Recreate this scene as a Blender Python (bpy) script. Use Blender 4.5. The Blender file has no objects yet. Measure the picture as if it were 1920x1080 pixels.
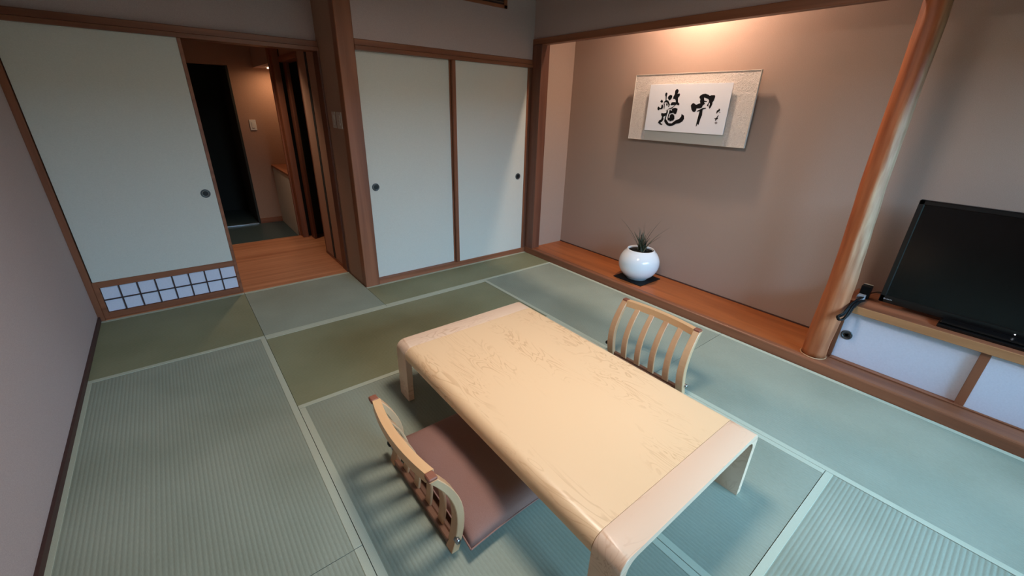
import bpy, bmesh, math, random
from mathutils import Vector, Matrix
random.seed(7)
SC = bpy.context.scene
COL = SC.collection

# ------------------------------------------------------------------ camera
cd = bpy.data.cameras.new('camera'); cam = bpy.data.objects.new('camera', cd); COL.objects.link(cam)
cam.location = (0.67511, -3.79824, 1.46784)
cam.rotation_euler = (math.radians(66.52484), math.radians(-1.63848), math.radians(-38.30863))
cd.sensor_fit = 'HORIZONTAL'; cd.sensor_width = 36.0; cd.lens = 36.0*775.024/1920.0
cd.clip_start = 0.02
SC.camera = cam

# ------------------------------------------------------------------ world: pale overcast daylight
W = bpy.data.worlds.new('daylight'); SC.world = W; W.use_nodes = True
bg = W.node_tree.nodes['Background']
bg.inputs[0].default_value = (0.38, 0.67, 1.0, 1); bg.inputs[1].default_value = 42.0

SC.view_settings.view_transform = 'Standard'; SC.view_settings.look = 'None'
SC.view_settings.gamma = 1.0; SC.view_settings.use_curve_mapping = False
SC.view_settings.exposure = 0.0

def add_light(name, kind, loc, energy, color, size=0.1, rot=(0,0,0), **kw):
    ld = bpy.data.lights.new(name, kind); ld.energy = energy; ld.color = color
    if kind == 'AREA':
        ld.shape = kw.get('shape', 'DISK'); ld.size = size
        if 'size_y' in kw: ld.size_y = kw['size_y']
    elif kind != 'SUN': ld.shadow_soft_size = size
    o = bpy.data.objects.new(name, ld); COL.objects.link(o); o.location = loc; o.rotation_euler = rot
    return o
# the window's daylight (portal: guides sky light through the real window opening)
p = add_light('window_portal', 'AREA', (2.6, -5.41, 1.0), 1, (1,1,1), 2.6, (math.radians(90),0,0), shape='RECTANGLE', size_y=1.95)
p.data.cycles.is_portal = True
# bulb inside the ceiling lamp over the table
add_light('ceiling_lamp_bulb', 'AREA', (1.78, -2.72, 2.20), 28, (1.0, 0.89, 0.80), 0.42, shape='SQUARE')
# recessed spot in the alcove ceiling, above the framed calligraphy
add_light('alcove_downlight_bulb', 'AREA', (3.77, -1.85, 2.53), 24, (1.0, 0.76, 0.58), 0.07)
# bulb under the hallway wall cabinet
add_light('hall_cabinet_bulb', 'AREA', (1.86, 2.2, 1.80), 2.6, (1.0, 0.62, 0.36), 0.10)

# small downlight in the hall ceiling
h = add_light('hall_downlight_bulb', 'SPOT', (1.30, 0.95, 2.27), 38, (1.0, 0.72, 0.5), 0.05)
h.data.spot_size = math.radians(95); h.data.spot_blend = .7

# ------------------------------------------------------------------ materials
def s2l(c):
    return tuple(((v/255)/12.92 if v/255 <= .04045 else ((v/255+.055)/1.055)**2.4) for v in c)
def mat(name, rgb, rough=.6, metal=0, spec=.5, emit=None):
    m = bpy.data.materials.new(name); m.use_nodes = True
    b = m.node_tree.nodes['Principled BSDF']
    b.inputs['Base Color'].default_value = (*s2l(rgb), 1); b.inputs['Roughness'].default_value = rough
    b.inputs['Metallic'].default_value = metal; b.inputs['Specular IOR Level'].default_value = spec
    if emit: b.inputs['Emission Color'].default_value = (*s2l(emit[0]), 1); b.inputs['Emission Strength'].default_value = emit[1]
    return m
def nodes(m):
    nt = m.node_tree; N = nt.nodes; L = nt.links
    return nt, N, L, N['Principled BSDF']
def ramp(N, stops):
    r = N.new('ShaderNodeValToRGB'); e = r.color_ramp.elements
    while len(e) > 2: e.remove(e[-1])
    for i, (p_, c) in enumerate(stops):
        if i >= 2: e.new(p_)
        e[i].position = p_; e[i].color = (*s2l(c), 1)
    return r
def coords(N, L, scale, kind='Object', rnd=True):
    tc = N.new('ShaderNodeTexCoord'); mp = N.new('ShaderNodeMapping'); mp.inputs['Scale'].default_value = scale
    L.new(tc.outputs[kind], mp.inputs[0])
    if rnd:
        oi = N.new('ShaderNodeObjectInfo'); mu = N.new('ShaderNodeMath'); mu.operation = 'MULTIPLY'; mu.inputs[1].default_value = 37.0
        L.new(oi.outputs['Random'], mu.inputs[0]); L.new(mu.outputs[0], mp.inputs['Location'])
    return mp
def bump(N, L, b, src, strength, dist=.002):
    bp = N.new('ShaderNodeBump'); bp.inputs['Strength'].default_value = strength; bp.inputs['Distance'].default_value = dist
    L.new(src, bp.inputs['Height']); L.new(bp.outputs[0], b.inputs['Normal'])
def wood(name, dark, light, axis='x', rough=.45, fine=60, contrast=1.0, spec=.4):
    m = mat(name, light, rough, spec=spec); nt, N, L, b = nodes(m)
    lo, hi = 1.2, fine
    sc = {'x': (lo, hi*.35, hi*.35), 'y': (hi*.35, lo, hi*.35), 'z': (hi*.35, hi*.35, lo)}[axis]
    mp = coords(N, L, sc)
    n1 = N.new('ShaderNodeTexNoise'); n1.inputs['Scale'].default_value = 1.0; n1.inputs['Detail'].default_value = 5; n1.inputs['Distortion'].default_value = .6
    L.new(mp.outputs[0], n1.inputs[0])
    sc2 = tuple(v*.22 for v in sc)
    mp2 = coords(N, L, sc2)
    n2 = N.new('ShaderNodeTexNoise'); n2.inputs['Scale'].default_value = 1.0; n2.inputs['Detail'].default_value = 2; n2.inputs['Distortion'].default_value = 1.5
    L.new(mp2.outputs[0], n2.inputs[0])
    ad = N.new('ShaderNodeMath'); ad.operation = 'MULTIPLY_ADD'; ad.inputs[1].default_value = .5
    mu = N.new('ShaderNodeMath'); mu.operation = 'MULTIPLY'; mu.inputs[1].default_value = .5
    L.new(n2.outputs[0], mu.inputs[0]); L.new(n1.outputs[0], ad.inputs[0]); L.new(mu.outputs[0], ad.inputs[2])
    r = ramp(N, [(.5-.17/contrast, dark), (.5+.13/contrast, light)])
    L.new(ad.outputs[0], r.inputs[0]); L.new(r.outputs[0], b.inputs['Base Color'])
    bump(N, L, b, n1.outputs[0], .12, .001)
    return m
def grainy(name, rgb, var=8, scale=220, strength=.35, rough=.9, stretch=(1,1,1), dist=.0015):
    m = mat(name, rgb, rough, spec=.2); nt, N, L, b = nodes(m)
    mp = coords(N, L, stretch)
    n = N.new('ShaderNodeTexNoise'); n.inputs['Scale'].default_value = scale; n.inputs['Detail'].default_value = 3
    L.new(mp.outputs[0], n.inputs[0])
    r = ramp(N, [(.3, tuple(max(0, c-var) for c in rgb)), (.7, tuple(min(255, c+var) for c in rgb))])
    L.new(n.outputs[0], r.inputs[0]); L.new(r.outputs[0], b.inputs['Base Color'])
    bump(N, L, b, n.outputs[0], strength, dist)
    return m

M = {}
M['plaster'] = grainy('plaster_wall', (184,166,162), 6, 260, .5)
M['toko_plaster'] = grainy('alcove_plaster', (172,146,131), 6, 260, .5, stretch=(1,1,2.2))
M['hall_plaster'] = grainy('hall_plaster', (172,138,118), 6, 260, .4)
M['paper'] = grainy('fusuma_paper', (208,207,198), 4, 160, .35, rough=.85, stretch=(1,1,2.5))
M['shoji'] = grainy('shoji_paper', (214,216,232), 3, 120, .15)
M['lattice'] = mat('dark_lattice', (62,44,44), .6)
M['red_x'] = wood('red_wood_x', (112,66,44), (150,94,66), 'x')
M['red_y'] = wood('red_wood_y', (112,66,44), (150,94,66), 'y')
M['red_z'] = wood('red_wood_z', (112,66,44), (150,94,66), 'z')
M['dk_z'] = wood('dark_wood_z', (88,52,40), (118,76,58), 'z')
M['toko_y'] = wood('alcove_floor_wood', (132,68,32), (180,104,56), 'y', rough=.35, fine=40)
M['hall_x'] = wood('hall_floor_wood', (176,112,76), (212,148,108), 'x', rough=.4, fine=90)
M['oak_y'] = wood('shelf_wood', (150,98,62), (190,136,92), 'y', rough=.4)
M['base'] = wood('baseboard_wood', (66,42,38), (86,58,50), 'y', rough=.6)
M['tile'] = grainy('dark_tile', (70,88,90), 5, 60, .2, rough=.35)
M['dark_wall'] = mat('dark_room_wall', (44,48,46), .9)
M['ceil'] = wood('ceiling_wood', (150,116,90), (180,146,116), 'x', rough=.7)
M['black'] = mat('black_plastic', (12,12,13), .55, spec=.25)
M['gloss'] = mat('black_gloss', (7,7,8), .32)
M['screen'] = mat('tv_screen', (3,3,4), .22, spec=.35)
M['white'] = mat('white_plastic', (215,212,205), .4)
M['metal'] = mat('steel', (170,170,172), .3, metal=1)
M['iron'] = mat('dark_iron', (84,88,92), .4, metal=.6)
M['irond'] = mat('dark_iron_cup', (10,10,12), .5)
M['ceramic'] = mat('white_ceramic', (232,234,238), .13)
M['soil'] = grainy('soil', (26,20,16), 10, 120, 1.0)
M['leaf'] = mat('dark_leaf', (44,54,40), .5)
M['leaf2'] = mat('grey_leaf', (92,98,84), .5)
M['ink'] = mat('ink', (12,11,14), .7, spec=.2)
M['seal'] = mat('seal', (150,140,142), .8)
M['washi'] = mat('white_paper', (236,236,242), .85, spec=.15)
M['lens'] = mat('lamp_lens', (255,240,220), .5, emit=((255,214,170), 6))
M['shade'] = mat('lamp_shade', (250,246,238), .8, emit=((255,238,222), 2.4))
M['led'] = mat('led', (255,255,255), .4, emit=((235,240,255), 3))
M['logo'] = mat('logo', (150,150,155), .4)
def glass_mat():
    m = bpy.data.materials.new('window_glass'); m.use_nodes = True; nt = m.node_tree; N = nt.nodes; L = nt.links
    N.remove(N['Principled BSDF']); t = N.new('ShaderNodeBsdfTransparent'); t.inputs[0].default_value = (.93,.97,.97,1)
    g = N.new('ShaderNodeBsdfGlossy'); g.inputs['Roughness'].default_value = .02; f = N.new('ShaderNodeFresnel'); f.inputs[0].default_value = 1.45
    x = N.new('ShaderNodeMixShader'); L.new(f.outputs[0], x.inputs[0]); L.new(t.outputs[0], x.inputs[1]); L.new(g.outputs[0], x.inputs[2]); L.new(x.outputs[0], N['Material Output'].inputs[0]); return m
M['glass'] = glass_mat()
M['hedge'] = grainy('hedge', (52,62,48), 14, 20, 1.0)
M['alu'] = mat('window_frame', (90,84,78), .4, metal=.5)

# brocade mount of the calligraphy: cream with raised scrolls
def brocade():
    m = mat('brocade', (205,190,178), .6); nt, N, L, b = nodes(m)
    mp = coords(N, L, (1,1,1), rnd=False)
    n = N.new('ShaderNodeTexNoise'); n.inputs['Scale'].default_value = 26; n.inputs['Detail'].default_value = 1.5; n.inputs['Distortion'].default_value = 2.4
    L.new(mp.outputs[0], n.inputs[0])
    w = N.new('ShaderNodeMath'); w.operation = 'MULTIPLY'; w.inputs[1].default_value = 34; L.new(n.outputs[0], w.inputs[0])
    s = N.new('ShaderNodeMath'); s.operation = 'SINE'; L.new(w.outputs[0], s.inputs[0])
    r = ramp(N, [(.2, (214,200,190)), (.8, (226,214,204))]); L.new(s.outputs[0], r.inputs[0]); L.new(r.outputs[0], b.inputs['Base Color'])
    bump(N, L, b, s.outputs[0], .45, .002); return m
M['brocade'] = brocade()
M['mount_plain'] = mat('mount_plain', (210,200,188), .7)

# maple with curly figure
def maple(name, axis, dark=(220,176,132), light=(238,198,154)):
    m = mat(name, light, .34, spec=.5); nt, N, L, b = nodes(m)
    sc = (9, 2.2, 9) if axis == 'y' else (2.2, 9, 9)
    mp = coords(N, L, sc)
    n = N.new('ShaderNodeTexNoise'); n.inputs['Scale'].default_value = 1.0; n.inputs['Detail'].default_value = 2.2; n.inputs['Distortion'].default_value = 1.8
    L.new(mp.outputs[0], n.inputs[0])
    w = N.new('ShaderNodeMath'); w.operation = 'MULTIPLY'; w.inputs[1].default_value = 60; L.new(n.outputs[0], w.inputs[0])
    s = N.new('ShaderNodeMath'); s.operation = 'SINE'; L.new(w.outputs[0], s.inputs[0])
    pw = N.new('ShaderNodeMapRange'); pw.inputs['From Min'].default_value = .55; pw.inputs['From Max'].default_value = 1.0; L.new(s.outputs[0], pw.inputs[0])
    n2 = N.new('ShaderNodeTexNoise'); n2.inputs['Scale'].default_value = .9; n2.inputs['Detail'].default_value = 2; L.new(mp.outputs[0], n2.inputs[0])
    th = N.new('ShaderNodeMapRange'); th.inputs['From Min'].default_value = .45; th.inputs['From Max'].default_value = .62; L.new(n2.outputs[0], th.inputs[0])
    mm = N.new('ShaderNodeMath'); mm.operation = 'MULTIPLY'; L.new(pw.outputs[0], mm.inputs[0]); L.new(th.outputs[0], mm.inputs[1])
    r = ramp(N, [(0., light), (1., dark)]); L.new(mm.outputs[0], r.inputs[0]); L.new(r.outputs[0], b.inputs['Base Color'])
    return m
M['maple_y'] = maple('maple_top', 'y')
M['maple_x'] = maple('maple_band', 'x', (214,172,140), (232,196,166))
M['chair'] = wood('chair_wood', (188,140,102), (218,174,132), 'z', rough=.35, fine=30, contrast=.8)
M['chair_y'] = wood('chair_rail_wood', (214,156,106), (232,184,134), 'y', rough=.35, fine=30, contrast=.8)
M['chair_end'] = mat('chair_end_grain', (146,88,66), .5)
M['chair_dk'] = wood('chair_base_wood', (98,66,50), (124,88,68), 'y', rough=.45)

def cushion_mat():
    m = grainy('brown_fabric', (150,113,102), 5, 500, .3, rough=.95)
    b = m.node_tree.nodes['Principled BSDF']; b.inputs['Sheen Weight'].default_value = .25; b.inputs['Sheen Roughness'].default_value = .5
    b.inputs['Sheen Tint'].default_value = (*s2l((190,150,140)), 1); return m
M['fabric'] = cushion_mat()

def tatami(name, a, bcol):
    m = mat(name, a, .62, spec=.3); nt, N, L, b = nodes(m)
    tc = N.new('ShaderNodeTexCoord')
    mp = coords(N, L, (60, 900, 1)); n = N.new('ShaderNodeTexNoise'); n.inputs['Scale'].default_value = 1; n.inputs['Detail'].default_value = 3; L.new(mp.outputs[0], n.inputs[0])
    mp2 = coords(N, L, (2.2, 2.2, 1)); n2 = N.new('ShaderNodeTexNoise'); n2.inputs['Scale'].default_value = 1; n2.inputs['Detail'].default_value = 2; L.new(mp2.outputs[0], n2.inputs[0])
    ad = N.new('ShaderNodeMath'); ad.operation = 'MULTIPLY_ADD'; ad.inputs[1].default_value = .45; L.new(n.outputs[0], ad.inputs[0])
    m2 = N.new('ShaderNodeMath'); m2.operation = 'MULTIPLY'; m2.inputs[1].default_value = .55; L.new(n2.outputs[0], m2.inputs[0]); L.new(m2.outputs[0], ad.inputs[2])
    r = ramp(N, [(.32, bcol), (.66, a)]); L.new(ad.outputs[0], r.inputs[0]); L.new(r.outputs[0], b.inputs['Base Color'])
    bump(N, L, b, n.outputs[0], .2, .0006)
    return m
M['tatami'] = tatami('tatami_rush', (157,163,147), (133,140,124))
M['tatami2'] = tatami('tatami_rush_olive', (142,142,112), (120,120,90))
M['border'] = grainy('tatami_border', (182,186,166), 5, 600, .3, rough=.8)

def log_mat():
    m = mat('log_wood', (150,84,48), .5); nt, N, L, b = nodes(m)
    tc = N.new('ShaderNodeTexCoord'); sp = N.new('ShaderNodeSeparateXYZ'); L.new(tc.outputs['Object'], sp.inputs[0])
    mp = coords(N, L, (26, 26, 3), rnd=False); n = N.new('ShaderNodeTexNoise'); n.inputs['Scale'].default_value = 1; n.inputs['Detail'].default_value = 5; L.new(mp.outputs[0], n.inputs[0])
    base = ramp(N, [(.3, (144,70,32)), (.7, (186,102,56))]); L.new(n.outputs[0], base.inputs[0])
    pale = ramp(N, [(.3, (158,118,90)), (.7, (206,174,140))]); L.new(n.outputs[0], pale.inputs[0])
    # angle around the post: pale bark remains on the side turned from the alcove
    sn = N.new('ShaderNodeMath'); sn.operation = 'MULTIPLY_ADD'; sn.inputs[1].default_value = -15; L.new(sp.outputs['Y'], sn.inputs[0])
    nz = N.new('ShaderNodeMath'); nz.operation = 'MULTIPLY'; nz.inputs[1].default_value = 1.1; L.new(n.outputs[0], nz.inputs[0]); 
    sb = N.new('ShaderNodeMath'); sb.operation = 'SUBTRACT'; sb.inputs[1].default_value = .67; L.new(nz.outputs[0], sb.inputs[0]); L.new(sb.outputs[0], sn.inputs[2])
    a = N.new('ShaderNodeMapRange'); a.inputs['From Min'].default_value = .0; a.inputs['From Max'].default_value = .5; L.new(sn.outputs[0], a.inputs[0])
    # height band
    z1 = N.new('ShaderNodeMapRange'); z1.inputs['From Min'].default_value = .45; z1.inputs['From Max'].default_value = .8; L.new(sp.outputs['Z'], z1.inputs[0])
    z2 = N.new('ShaderNodeMapRange'); z2.inputs['From Min'].default_value = 2.0; z2.inputs['From Max'].default_value = 1.3; L.new(sp.outputs['Z'], z2.inputs[0])
    mz = N.new('ShaderNodeMath'); mz.operation = 'MULTIPLY'; L.new(z1.outputs[0], mz.inputs[0]); L.new(z2.outputs[0], mz.inputs[1])
    mz2 = N.new('ShaderNodeMath'); mz2.operation = 'MULTIPLY_ADD'; mz2.inputs[1].default_value = .75; mz2.inputs[2].default_value = .2; L.new(mz.outputs[0], mz2.inputs[0])
    mf = N.new('ShaderNodeMath'); mf.operation = 'MULTIPLY'; L.new(a.outputs[0], mf.inputs[0]); L.new(mz2.outputs[0], mf.inputs[1])
    mx = N.new('ShaderNodeMix'); mx.data_type = 'RGBA'; L.new(mf.outputs[0], mx.inputs['Factor']); L.new(base.outputs[0], mx.inputs['A']); L.new(pale.outputs[0], mx.inputs['B'])
    L.new(mx.outputs['Result'], b.inputs['Base Color']); bump(N, L, b, n.outputs[0], .5, .004)
    return m
M['log'] = log_mat()

# ------------------------------------------------------------------ helpers
def link(name, me, m, parent=None, loc=(0,0,0), rot=(0,0,0), smooth=False, label=None, kind=None):
    if m is not None: me.materials.append(M[m] if isinstance(m, str) else m)
    if smooth:
        for f in me.polygons: f.use_smooth = True
    o = bpy.data.objects.new(name, me); COL.objects.link(o)
    o.location = loc; o.rotation_euler = rot
    if parent is not None: o.parent = parent
    if label: o['label'] = label
    if kind: o['kind'] = kind
    return o
def from_bm(bm, name):
    bmesh.ops.recalc_face_normals(bm, faces=bm.faces)
    me = bpy.data.meshes.new(name); bm.to_mesh(me); bm.free(); return me
def root_off(parent):
    v = Vector((0,0,0))
    while parent is not None: v += parent.location; parent = parent.parent
    return v
def bmbox(bm, x0, x1, y0, y1, z0, z1, bev=0, seg=2):
    r = bmesh.ops.create_cube(bm, size=1)['verts']
    c = Vector(((x0+x1)/2, (y0+y1)/2, (z0+z1)/2)); s = (abs(x1-x0), abs(y1-y0), abs(z1-z0))
    for v in r: v.co = Vector((v.co.x*s[0], v.co.y*s[1], v.co.z*s[2])) + c
    if bev:
        es = list({e for v in r for e in v.link_edges})
        bmesh.ops.bevel(bm, geom=es, offset=bev, segments=seg, affect='EDGES', profile=.5)
def box(name, x0, x1, y0, y1, z0, z1, m, parent=None, bev=.0015, label=None, kind=None, seg=1):
    """world-coordinate box, origin at its centre (parents are unrotated empties)"""
    c = Vector(((x0+x1)/2, (y0+y1)/2, (z0+z1)/2)); bm = bmesh.new()
    bmbox(bm, x0-c.x, x1-c.x, y0-c.y, y1-c.y, z0-c.z, z1-c.z, bev, seg)
    return link(name, from_bm(bm, name), m, parent, c-root_off(parent), label=label, kind=kind)
def boxes(name, L, m, parent=None, bev=.001, label=None, kind=None):
    c = Vector((L[0][0], L[0][2], L[0][4])); bm = bmesh.new()
    for b in L: bmbox(bm, b[0]-c.x, b[1]-c.x, b[2]-c.y, b[3]-c.y, b[4]-c.z, b[5]-c.z, bev, 1)
    return link(name, from_bm(bm, name), m, parent, c-root_off(parent), label=label, kind=kind)
def tag(o, label, cat=None, group=None, kind=None):
    o['label'] = label
    if cat: o['category'] = cat
    if group: o['group'] = group
    if kind: o['kind'] = kind
    return o
def empty(name, loc, label, cat, group=None, kind=None):
    o = bpy.data.objects.new(name, None); COL.objects.link(o); o.location = loc; o.empty_display_size = .05
    return tag(o, label, cat, group, kind)
def S(o, label): return tag(o, label, None, None, 'structure')
def sroot(name, loc, label):
    o = bpy.data.objects.new(name, None); COL.objects.link(o); o.location = loc
    return S(o, label)
def copy_tree(o, parent=None):
    c = o.copy(); COL.objects.link(c); c.parent = parent
    for ch in list(o.children): copy_tree(ch, c)
    return c
def lathe(prof, n=32, axis='z'):
    bm = bmesh.new(); rings = []
    for r, z in prof:
        if r < 1e-6: rings.append([bm.verts.new((0,0,z))])
        else: rings.append([bm.verts.new((r*math.cos(2*math.pi*i/n), r*math.sin(2*math.pi*i/n), z)) for i in range(n)])
    for a, b in zip(rings, rings[1:]):
        for i in range(n):
            j = (i+1) % n
            if len(a) == 1 and len(b) == 1: continue
            if len(a) == 1: bm.faces.new((a[0], b[i], b[j]))
            elif len(b) == 1: bm.faces.new((a[i], a[j], b[0]))
            else: bm.faces.new((a[i], a[j], b[j], b[i]))
    if axis == 'y':
        for v in bm.verts: v.co = Vector((v.co.x, -v.co.z, v.co.y))
    if axis == 'x':
        for v in bm.verts: v.co = Vector((-v.co.z, v.co.x, v.co.y))
    return bm
def tube(pts, rad, n=8, cap=True):
    bm = bmesh.new(); rings = []
    P = [Vector(p) for p in pts]
    up = Vector((0,0,1))
    for i, p in enumerate(P):
        t = (P[min(i+1, len(P)-1)]-P[max(i-1, 0)]).normalized()
        a = t.cross(up); a = a.normalized() if a.length > 1e-3 else Vector((1,0,0)); b = t.cross(a).normalized()
        r = rad[i] if isinstance(rad, (list, tuple)) else rad
        rings.append([bm.verts.new(p + r*(math.cos(2*math.pi*k/n)*a + math.sin(2*math.pi*k/n)*b)) for k in range(n)])
    for A, B in zip(rings, rings[1:]):
        for k in range(n): bm.faces.new((A[k], A[(k+1)%n], B[(k+1)%n], B[k]))
    if cap: bm.faces.new(rings[0]); bm.faces.new(rings[-1][::-1])
    return bm
def smooth_pts(P, n=8):
    out = []; P = [Vector(p) for p in P]
    for i in range(len(P)-1):
        p0, p1, p2, p3 = P[max(i-1,0)], P[i], P[i+1], P[min(i+2, len(P)-1)]
        for k in range(n):
            t = k/n; out.append(.5*((2*p1)+(-p0+p2)*t+(2*p0-5*p1+4*p2-p3)*t*t+(-p0+3*p1-3*p2+p3)*t**3))
    out.append(P[-1]); return out
def prism(name, prof, axis, a, b, m, parent=None, bev=.0, smooth=False, label=None):
    """extrude a closed profile; axis 'y': profile is (x,z) from y=a to b; 'x': profile is (y,z)"""
    bm = bmesh.new()
    c = Vector((prof[0][0], a, prof[0][1])) if axis == 'y' else Vector((a, prof[0][0], prof[0][1]))
    def P(q, t): return (Vector((q[0], t, q[1])) if axis == 'y' else Vector((t, q[0], q[1]))) - c
    A = [bm.verts.new(P(q, a)) for q in prof]; B = [bm.verts.new(P(q, b)) for q in prof]
    n = len(prof)
    for i in range(n): bm.faces.new((A[i], A[(i+1)%n], B[(i+1)%n], B[i]))
    bm.faces.new(A); bm.faces.new(B[::-1])
    if bev:
        es = [e for e in bm.edges if abs((e.verts[0].co-e.verts[1].co).dot(Vector((0,1,0) if axis=='y' else (1,0,0)))) < 1e-6]
        bmesh.ops.bevel(bm, geom=es, offset=bev, segments=1, affect='EDGES')
    o = link(name, from_bm(bm, name), m, parent, c-root_off(parent), label=label)
    if smooth:
        for f in o.data.polygons: f.use_smooth = True
        try: o.data.set_sharp_from_angle(angle=math.radians(35))
        except Exception: pass
    return o

X0, XW, XC = .02, 3.555, 1.885          # left wall, right edge of the mats, pillar's right side
YB, YC, YF, ZC = .045, -.435, -5.4, 2.56

# ------------------------------------------------------------------ floor: subfloor + tatami mats
fl = sroot('floor', (0,0,0), 'tatami floor of green rush mats with pale green cloth borders')
box('subfloor', -.1, 4.2, YF-.1, .2, -.12, -.031, 'dark_wall', fl, 0)
def tatami_mat(x0, x1, y0, y1, along, sides, rush='tatami'):
    g = .0012; x0 += g; x1 -= g; y0 += g; y1 -= g
    Lx, Ly = (x1-x0, y1-y0) if along == 'x' else (y1-y0, x1-x0)
    nrib = max(4, round(Ly/.0158)); bm = bmesh.new(); prev = None; A = .0006
    prof = []
    for i in range(nrib):
        for t, h in ((0, -1), (.16, .35), (.5, 1), (.84, .35)):
            prof.append((-Ly/2+(i+t)*Ly/nrib, A*h-A))
    prof.append((Ly/2, -2*A))
    prof = [(-Ly/2, -.03)] + prof + [(Ly/2, -.03)]
    a = [bm.verts.new((-Lx/2, y, z)) for y, z in prof]; b = [bm.verts.new((Lx/2, y, z)) for y, z in prof]
    for i in range(len(prof)-1): bm.faces.new((a[i], b[i], b[i+1], a[i+1]))
    bm.faces.new(a); bm.faces.new(b[::-1])
    me = from_bm(bm, 'tatami_mat')
    for f in me.polygons: f.use_smooth = True
    try: me.set_sharp_from_angle(angle=math.radians(50))
    except Exception: pass
    o = link('tatami_mat', me, rush, fl, ((x0+x1)/2, (y0+y1)/2, 0), (0,0,0 if along == 'x' else math.pi/2))
    hw = .029
    for s in sides:
        bm = bmesh.new(); y = s*(Ly/2-hw/2)
        bmbox(bm, -Lx/2, Lx/2, y-hw/2, y+hw/2, -.002, .0012, .0005, 1)
        link('border', from_bm(bm, 'border'), 'border', o)
    return o
ya, yb, yc_, yd = -.885, -1.785, -2.70, -3.615
xa, xm, xb = .905, 1.79, 2.69
tatami_mat(X0, xa, ya, YB-.03, 'x', (-1, 1), 'tatami2')
tatami_mat(xa, xm-.03, ya, YB-.03, 'x', (-1, 1))
tatami_mat(xm-.03, XW, ya, YC-.0, 'x', (-1, 1), 'tatami2')
tatami_mat(X0, xa, yc_, ya, 'y', (-1, 1)); tatami_mat(X0, xa, -4.5, yc_, 'y', (-1, 1))
tatami_mat(xa, xb, yb, ya, 'x', (-1, 1), 'tatami2')
tatami_mat(xa, xm, yd, yb, 'y', (-1, 1)); tatami_mat(xm, xb, yd, yb, 'y', (-1, 1))
tatami_mat(xb, XW, yc_, ya, 'y', (-1, 1)); tatami_mat(xb, XW, -4.5, yc_, 'y', (-1, 1))
tatami_mat(xa, xb, -4.5, yd, 'x', (-1, 1))
tatami_mat(X0, xm, YF, -4.5, 'x', (-1, 1)); tatami_mat(xm, XW, YF, -4.5, 'x', (-1, 1))

# ------------------------------------------------------------------ walls and ceiling
S(box('wall_left', -.10, X0, YF-.1, .16, -.03, ZC, 'plaster', bev=0), 'pinkish grey plaster wall on the left')
S(box('baseboard_left', X0, X0+.012, YF, YB, 0, .035, 'base', bev=.001), 'thin dark wooden baseboard along the left wall')
S(box('wall_front', -.1, 4.2, YF-.12, YF, -.03, ZC, 'plaster', bev=0), 'wall behind the photographer')
wf = bpy.data.objects['wall_front']
me = wf.data; bpy.data.objects.remove(wf)
S(boxes('wall_front', [(-.1, 1.3, YF-.12, YF, -.03, ZC), (3.9, 4.2, YF-.12, YF, -.03, ZC), (1.3, 3.9, YF-.12, YF, 2.0, ZC)], 'plaster', bev=0), 'plaster wall around the big window')
win = sroot('window_1', (2.6, YF-.06, 0), 'wide sliding glass window letting in blue daylight')
for i, (a, b, y) in enumerate(((1.3, 2.62, YF-.04), (2.58, 3.9, YF-.075))):
    f = boxes('window_sash', [(a, a+.05, y-.015, y+.015, .04, 1.96), (b-.05, b, y-.015, y+.015, .04, 1.96), (a, b, y-.015, y+.015, .0, .06), (a, b, y-.015, y+.015, 1.94, 2.0)], 'alu', win)
    box('window_pane', a+.05, b-.05, y-.003, y+.003, .06, 1.94, 'glass', f, 0)
S(box('wall_sky_block', -3, 8, -8.6, -8.4, -.6, 2.15, 'hedge', bev=0), 'unseen hedge added outside the window to block low sky light')  # added out of view: keeps low sky light off the far sliding doors
S(box('floor_terrace', -3, 8, -8.4, YF-.12, -.6, -.2, 'hedge', bev=0), 'dark ground outside the window')
S(box('wall_eaves', -3, 8, -6.5, YF-.12, 2.35, 2.42, 'ceil', bev=0), 'roof overhang above the window')
S(box('ceiling', -.1, 4.2, YF-.12, .16, ZC, ZC+.05, 'ceil', bev=0), 'plain wooden ceiling')
# back wall above the lintel, lintel, posts
S(box('wall_back', -.1, 1.80, YB+.02, YB+.10, 1.90, ZC, 'plaster', bev=0), 'grey plaster wall above the sliding door lintel')
S(prism('trim_1', [(YB-.035,1.832),(YB-.035,1.858),(YB-.022,1.862),(YB-.022,1.898),(YB-.012,1.902),(YB+.10,1.902),(YB+.10,1.832)], 'x', X0, 1.765, 'red_x'), 'brown wooden lintel above the entrance opening')
S(box('trim_2', X0, X0+.033, YB-.03, YB+.10, 0, 1.835, 'red_z'), 'brown corner post where the left wall meets the sliding door')
S(box('trim_3', X0, 1.765, YB-.028, YB+.10, -.03, .002, 'hall_x'), 'flat wooden door track on the floor at the entrance')
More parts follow.
